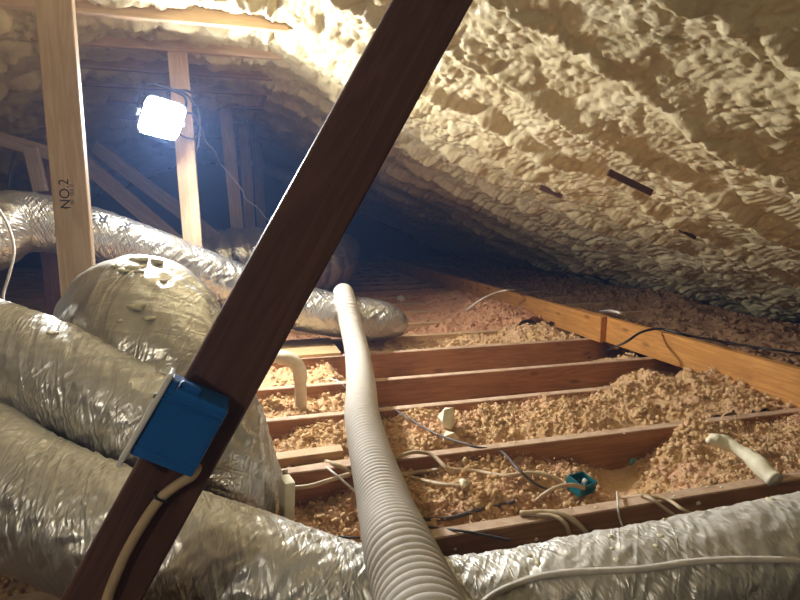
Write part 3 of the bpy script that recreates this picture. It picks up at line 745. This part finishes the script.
# ------------------------------------------------------------------ blue electrical box on the brace
def bluebox():
    bd = (brace.matrix_world.to_3x3() @ Vector((1, 0, 0))).normalized()     # along the brace, downwards
    if bd.z > 0: bd = -bd
    y = -bd; z = Vector((0, -1, 0)); x = y.cross(z)                        # y up the brace, z to the camera, x to the right
    c = Vector(atY(182, 424, .692))
    mw = Matrix((x, y, z)).transposed().to_4x4(); mw.translation = c
    root = empty('electrical_box', mw=mw); tag(root, 'blue plastic electrical box with a white cover plate on the dark brace', 'electrical box')
    w, h, dp = .077, .092, .054
    body = link('body', box_mesh('body', w, h, dp, .004, 2), M['blue'], root)
    for yy in (h / 2 - .012, h / 2 - .018, -h / 2 + .012):
        r = link('rib', box_mesh('rib', w * .97, .0025, .003, .0008), M['blue'], body); r.location = (0, yy, dp / 2 + .001)
    tb = link('nail_tab', box_mesh('nail_tab', .026, .010, .012, .002), M['blue'], root); tb.location = (-.012, h / 2 + .003, dp / 2 - .012)
    tb = link('nail_tab', box_mesh('nail_tab', .012, .018, .014, .002), M['blue'], root); tb.location = (-w / 2 + .006, h / 2 - .002, dp / 2 - .006)
    pl = link('cover_plate', box_mesh('cover_plate', .006, .122, .030, .002, 2), M['white'], root); pl.location = (-w / 2 - .002, -.002, .016); pl.rotation_euler = (0, 0, -.02)
    sc = link('screw', box_mesh('screw', .003, .006, .006, .001), M['steel'], pl); sc.location = (-.004, .03, .01)
    P = [atY(x_, y_, Y_) for x_, y_, Y_ in ((197, 466, .700), (193, 475, .703), (180, 483, .7115), (162, 497, .7125), (145, 520, .7125), (127, 551, .7125), (114, 580, .7125), (105, 606, .7125), (97, 640, .7125))]
    cb = link('electrical_cable', tube_mesh('electrical_cable', P, .0065, 12, .006), M['cable'], smooth=True)
    tag(cb, 'tan cable leaving the blue box and running down the dark brace', 'cable')
    q = Vector(P[3])
    st = empty('cable_staple', q); tag(st, 'small dark staple pinning the tan cable to the brace', 'staple')
    st.matrix_world = Matrix.Translation(q) @ mw.to_3x3().to_4x4()
    link('staple_wire', tube_mesh('staple_wire', [np.array(p) for p in [(-.010, 0, -.012), (-.010, 0, .004), (-.006, 0, .0085), (.006, 0, .0085), (.010, 0, .004), (.010, 0, -.012)]], .0016, 6, .003), M['housing'], st, True)
bluebox()

# ------------------------------------------------------------------ beige pipe with elbow
def pvc():
    b0 = atz(301, 404, .05); base = Vector((b0[0], b0[1], .03)); r = .0235
    top = .175
    root = empty('vent_pipe', base); tag(root, 'beige plastic pipe with an elbow rising out of the insulation', 'pipe')
    L = lambda P: [np.array(p) for p in P]
    link('riser', tube_mesh('riser', L([(0, 0, 0), (0, 0, .07), (0, 0, top - .03)]), r, 24, .02), M['pvc'], root, True)
    link('elbow', tube_mesh('elbow', L([(0, 0, top - .06), (0, 0, top - .045), (-.004, .002, top - .015), (-.02, .01, top + .012), (-.045, .02, top + .028), (-.065, .03, top + .030), (-.08, .036, top + .030)]), r + .004, 24, .006), M['pvc'], root, True)
    link('run', tube_mesh('run', L([(-.06, .028, top + .030), (-.2, .09, top + .03), (-.5, .22, top + .032)]), r, 24, .02), M['pvc'], root, True)
pvc()

# ------------------------------------------------------------------ small things
def blob(name, loc, size, m, seed, squash=.7, sub=2):
    bm = bmesh.new(); bmesh.ops.create_icosphere(bm, subdivisions=sub, radius=1)
    for i, v in enumerate(bm.verts):
        c = v.co; n = 1 + .35 * math.sin(c.x * 3.1 + seed) * math.cos(c.y * 2.7 + seed * 2) + .2 * math.sin(c.z * 5 + seed * 3 + c.x * 4)
        v.co = Vector((c.x * size[0] * n, c.y * size[1] * n, c.z * size[2] * n))
    o = link(name, bm_mesh(bm, name), m, smooth=True); o.location = loc; o.rotation_euler = (0, 0, seed * 1.7); return o
# foam scrap: two faceted chunks
def chunk(px, py, s, seed, label):
    h, n = hit(px, py); bm = bmesh.new(); bmesh.ops.create_icosphere(bm, subdivisions=1, radius=1)
    rr = random.Random(seed)
    for v in bm.verts: v.co = Vector((v.co.x * s[0], v.co.y * s[1], v.co.z * s[2])) * rr.uniform(.72, 1.15)
    o = link('foam_scrap', bm_mesh(bm, 'foam_scrap'), M['foam_bit']); o.location = h + Vector((0, 0, s[2] * .6)); o.rotation_euler = (.2, .4, seed)
    tag(o, label, 'foam scrap'); return o
chunk(448, 428, (.044, .028, .05), 4, 'larger upright cream foam chunk on the insulation right of the hose')
chunk(449, 442, (.034, .03, .026), 9, 'smaller cream foam chunk lying just in front of the upright one')
chunk(401, 301, (.05, .035, .03), 5, 'grey white foam scrap on a far joist beyond the duct end')
h, n = hit(463, 457)
blob('foam_scrap', hit(464, 487)[0] + Vector((0, 0, .008)), (.014, .012, .012), M['foam_bit'], 3.0)
tag(bpy.context.scene.objects[-1] if False else COL.objects[len(COL.objects) - 1], 'small round cream foam lump in the first bay right of the hose', 'foam scrap')
# long foam noodle
def noodle():
    pts = [(708, 440), (722, 441), (738, 449), (752, 459), (764, 470), (776, 480)]
    P = [np.array(hit(*p)[0]) for p in pts]
    zs = [.165, .16, .15, .14, .128, .118]
    P = [atz(p[0], p[1], z) for p, z in zip(pts, zs)]
    C, s = catmull([list(p) for p in P], .006); n = len(C); t = np.linspace(0, 1, n)
    R = .0185 * np.clip(np.sin(np.clip(t * 14, 0, math.pi / 2)), .45, 1) * (1 + .06 * np.sin(t * 11) + .03 * np.sin(t * 31 + 1) + .22 * sm(t, .5, .8))
    me = tube_mesh('foam_strip', P, R, 14, .006)
    o = link('foam_strip', me, M['foam_bit'], smooth=True); tag(o, 'long bent cream foam strip lying over the insulation at the right', 'foam strip')
    tex = bpy.data.textures.new('foam_strip_lumps', 'CLOUDS'); tex.noise_scale = .028
    md = o.modifiers.new('lumps', 'DISPLACE'); md.texture = tex; md.strength = .011
noodle()
# teal disc on the joist face
def disc():
    p = atY(634, 463, JY[2] - .004)
    bm = bmesh.new(); bmesh.ops.create_cone(bm, cap_ends=True, segments=28, radius1=.0165, radius2=.0150, depth=.007)
    o = link('teal_disc', bm_mesh(bm, 'teal_disc'), M['teal_light']); o.location = p; o.rotation_euler = (math.pi / 2, 0, 0)
    tag(o, 'round pale teal plastic disc on the front of a joist', 'disc')
    bm = bmesh.new(); bmesh.ops.create_cone(bm, cap_ends=True, segments=20, radius1=.010, radius2=.009, depth=.003)
    c = link('centre_boss', bm_mesh(bm, 'centre_boss'), M['teal_light'], o); c.location = (0, 0, .0045)
disc()
def tealbox():
    c = Vector(atz(581, 484, .055))
    root = empty('junction_box', c); root.rotation_euler = (.25, .1, .35); tag(root, 'small open teal junction box sunk in the insulation of the first bay', 'junction box')
    w, d_, hh, t = .062, .05, .035, .004
    for nm, loc, dim in (('back_side', (0, d_ / 2, 0), (w, t, hh)), ('front_side', (0, -d_ / 2, 0), (w, t, hh)), ('left_side', (-w / 2, 0, 0), (t, d_, hh)), ('right_side', (w / 2, 0, 0), (t, d_, hh)), ('bottom', (0, 0, -hh / 2), (w, d_, t))):
        o = link(nm, box_mesh(nm, *dim, .001), M['teal'], root); o.location = loc
    o = link('wire_nut', box_mesh('wire_nut', .012, .012, .02, .004, 2), M['white'], root); o.location = (.005, -.004, .008)
    o = link('flap', box_mesh('flap', .03, .004, .02, .001), M['teal'], root); o.location = (.012, -.028, -.006); o.rotation_euler = (.5, 0, .2)
tealbox()
# white boot flange at the end of the humped duct
bt = atz(284, 524, .09)
o = link('duct_boot', box_mesh('duct_boot', .024, .05, .125, .005, 2), M['foam_bit']); o.location = (bt[0] + .008, bt[1] + .01, .085 + .045); o.rotation_euler = (0, .06, .2)
tag(o, 'dull white duct boot edge at the end of the humped duct', 'duct boot')
# offcuts left of the hose
for (px, py, z, L, w, t, rz, lab) in ((305, 457, .085, .22, .05, .03, .05, 'short wood block against the joist left of the hose, squared end'),
                                      (318, 470, .07, .20, .045, .022, .10, 'thinner wood block in front, crossed by beige cables')):
    p = atz(px, py, z); o = link('wood_block', box_mesh('wood_block', L, w, t, .002), M['joist_far']); o.location = p; o.rotation_euler = (0, 0, rz); tag(o, lab, 'wood block')
# foam blobs on the ducts
spots = [(455, 549), (501, 551), (536, 539), (538, 562), (530, 556), (610, 536), (612, 549), (617, 560), (656, 546), (660, 536), (698, 503), (771, 500), (665, 520)]
for i, (px, py) in enumerate(spots):
    h, n = hit(px, py); s_ = random.uniform(.003, .006) * (2 if (px, py) in ((698, 503), (771, 500), (538, 562)) else 1)
    o = blob('foam_blob', h, (s_ * 1.2, s_, s_ * .7), M['foam_bit'], i + 1., sub=2)
    tag(o, 'tiny cream foam blob stuck on the near silver duct', 'foam blob', 'foam blobs on the near duct')
spots = [(140, 260, .022), (132, 268, .016), (124, 271, .013), (158, 262, .018), (140, 272, .012), (116, 266, .012), (136, 307, .018), (150, 318, .012), (163, 281, .008), (52, 333, .010), (120, 321, .008)]
for i, (px, py, s_) in enumerate(spots):
    h, n = hit(px, py)
    o = blob('foam_blob', h, (s_ * 1.1, s_, s_ * .45), M['foam_bit'], i + 20., sub=2)
    tag(o, 'flat cream foam dropping stuck on the humped duct', 'foam dropping', 'foam droppings on the humped duct')
# crumbs of foam over joists and insulation
def crumbs():
    V, T = [], []; off = 0
    tv, tf = ico_templates(1, 1)[0]
    for k in range(420):
        px, py = rng.uniform(290, 800), rng.uniform(300, 520)
        h, n = hit(px, py)
        if h.z < .03 or h.z > .16 or n.z < .5 or h.x > 1.85 or h.y > 4.5: continue
        r = rng.uniform(.0012, .004) * (1 + .25 * h.y)
        V.append(tv * np.array([1.3, 1, .6]) * r + np.array(h)); T.append(tf + off); off += len(tv)
    o = link('foam_crumbs', npmesh('foam_crumbs', np.vstack(V), np.vstack(T)), M['foam_bit'])
    tag(o, 'scattered cream foam crumbs over the joists and loose insulation', 'foam crumbs', kind='stuff')
crumbs()
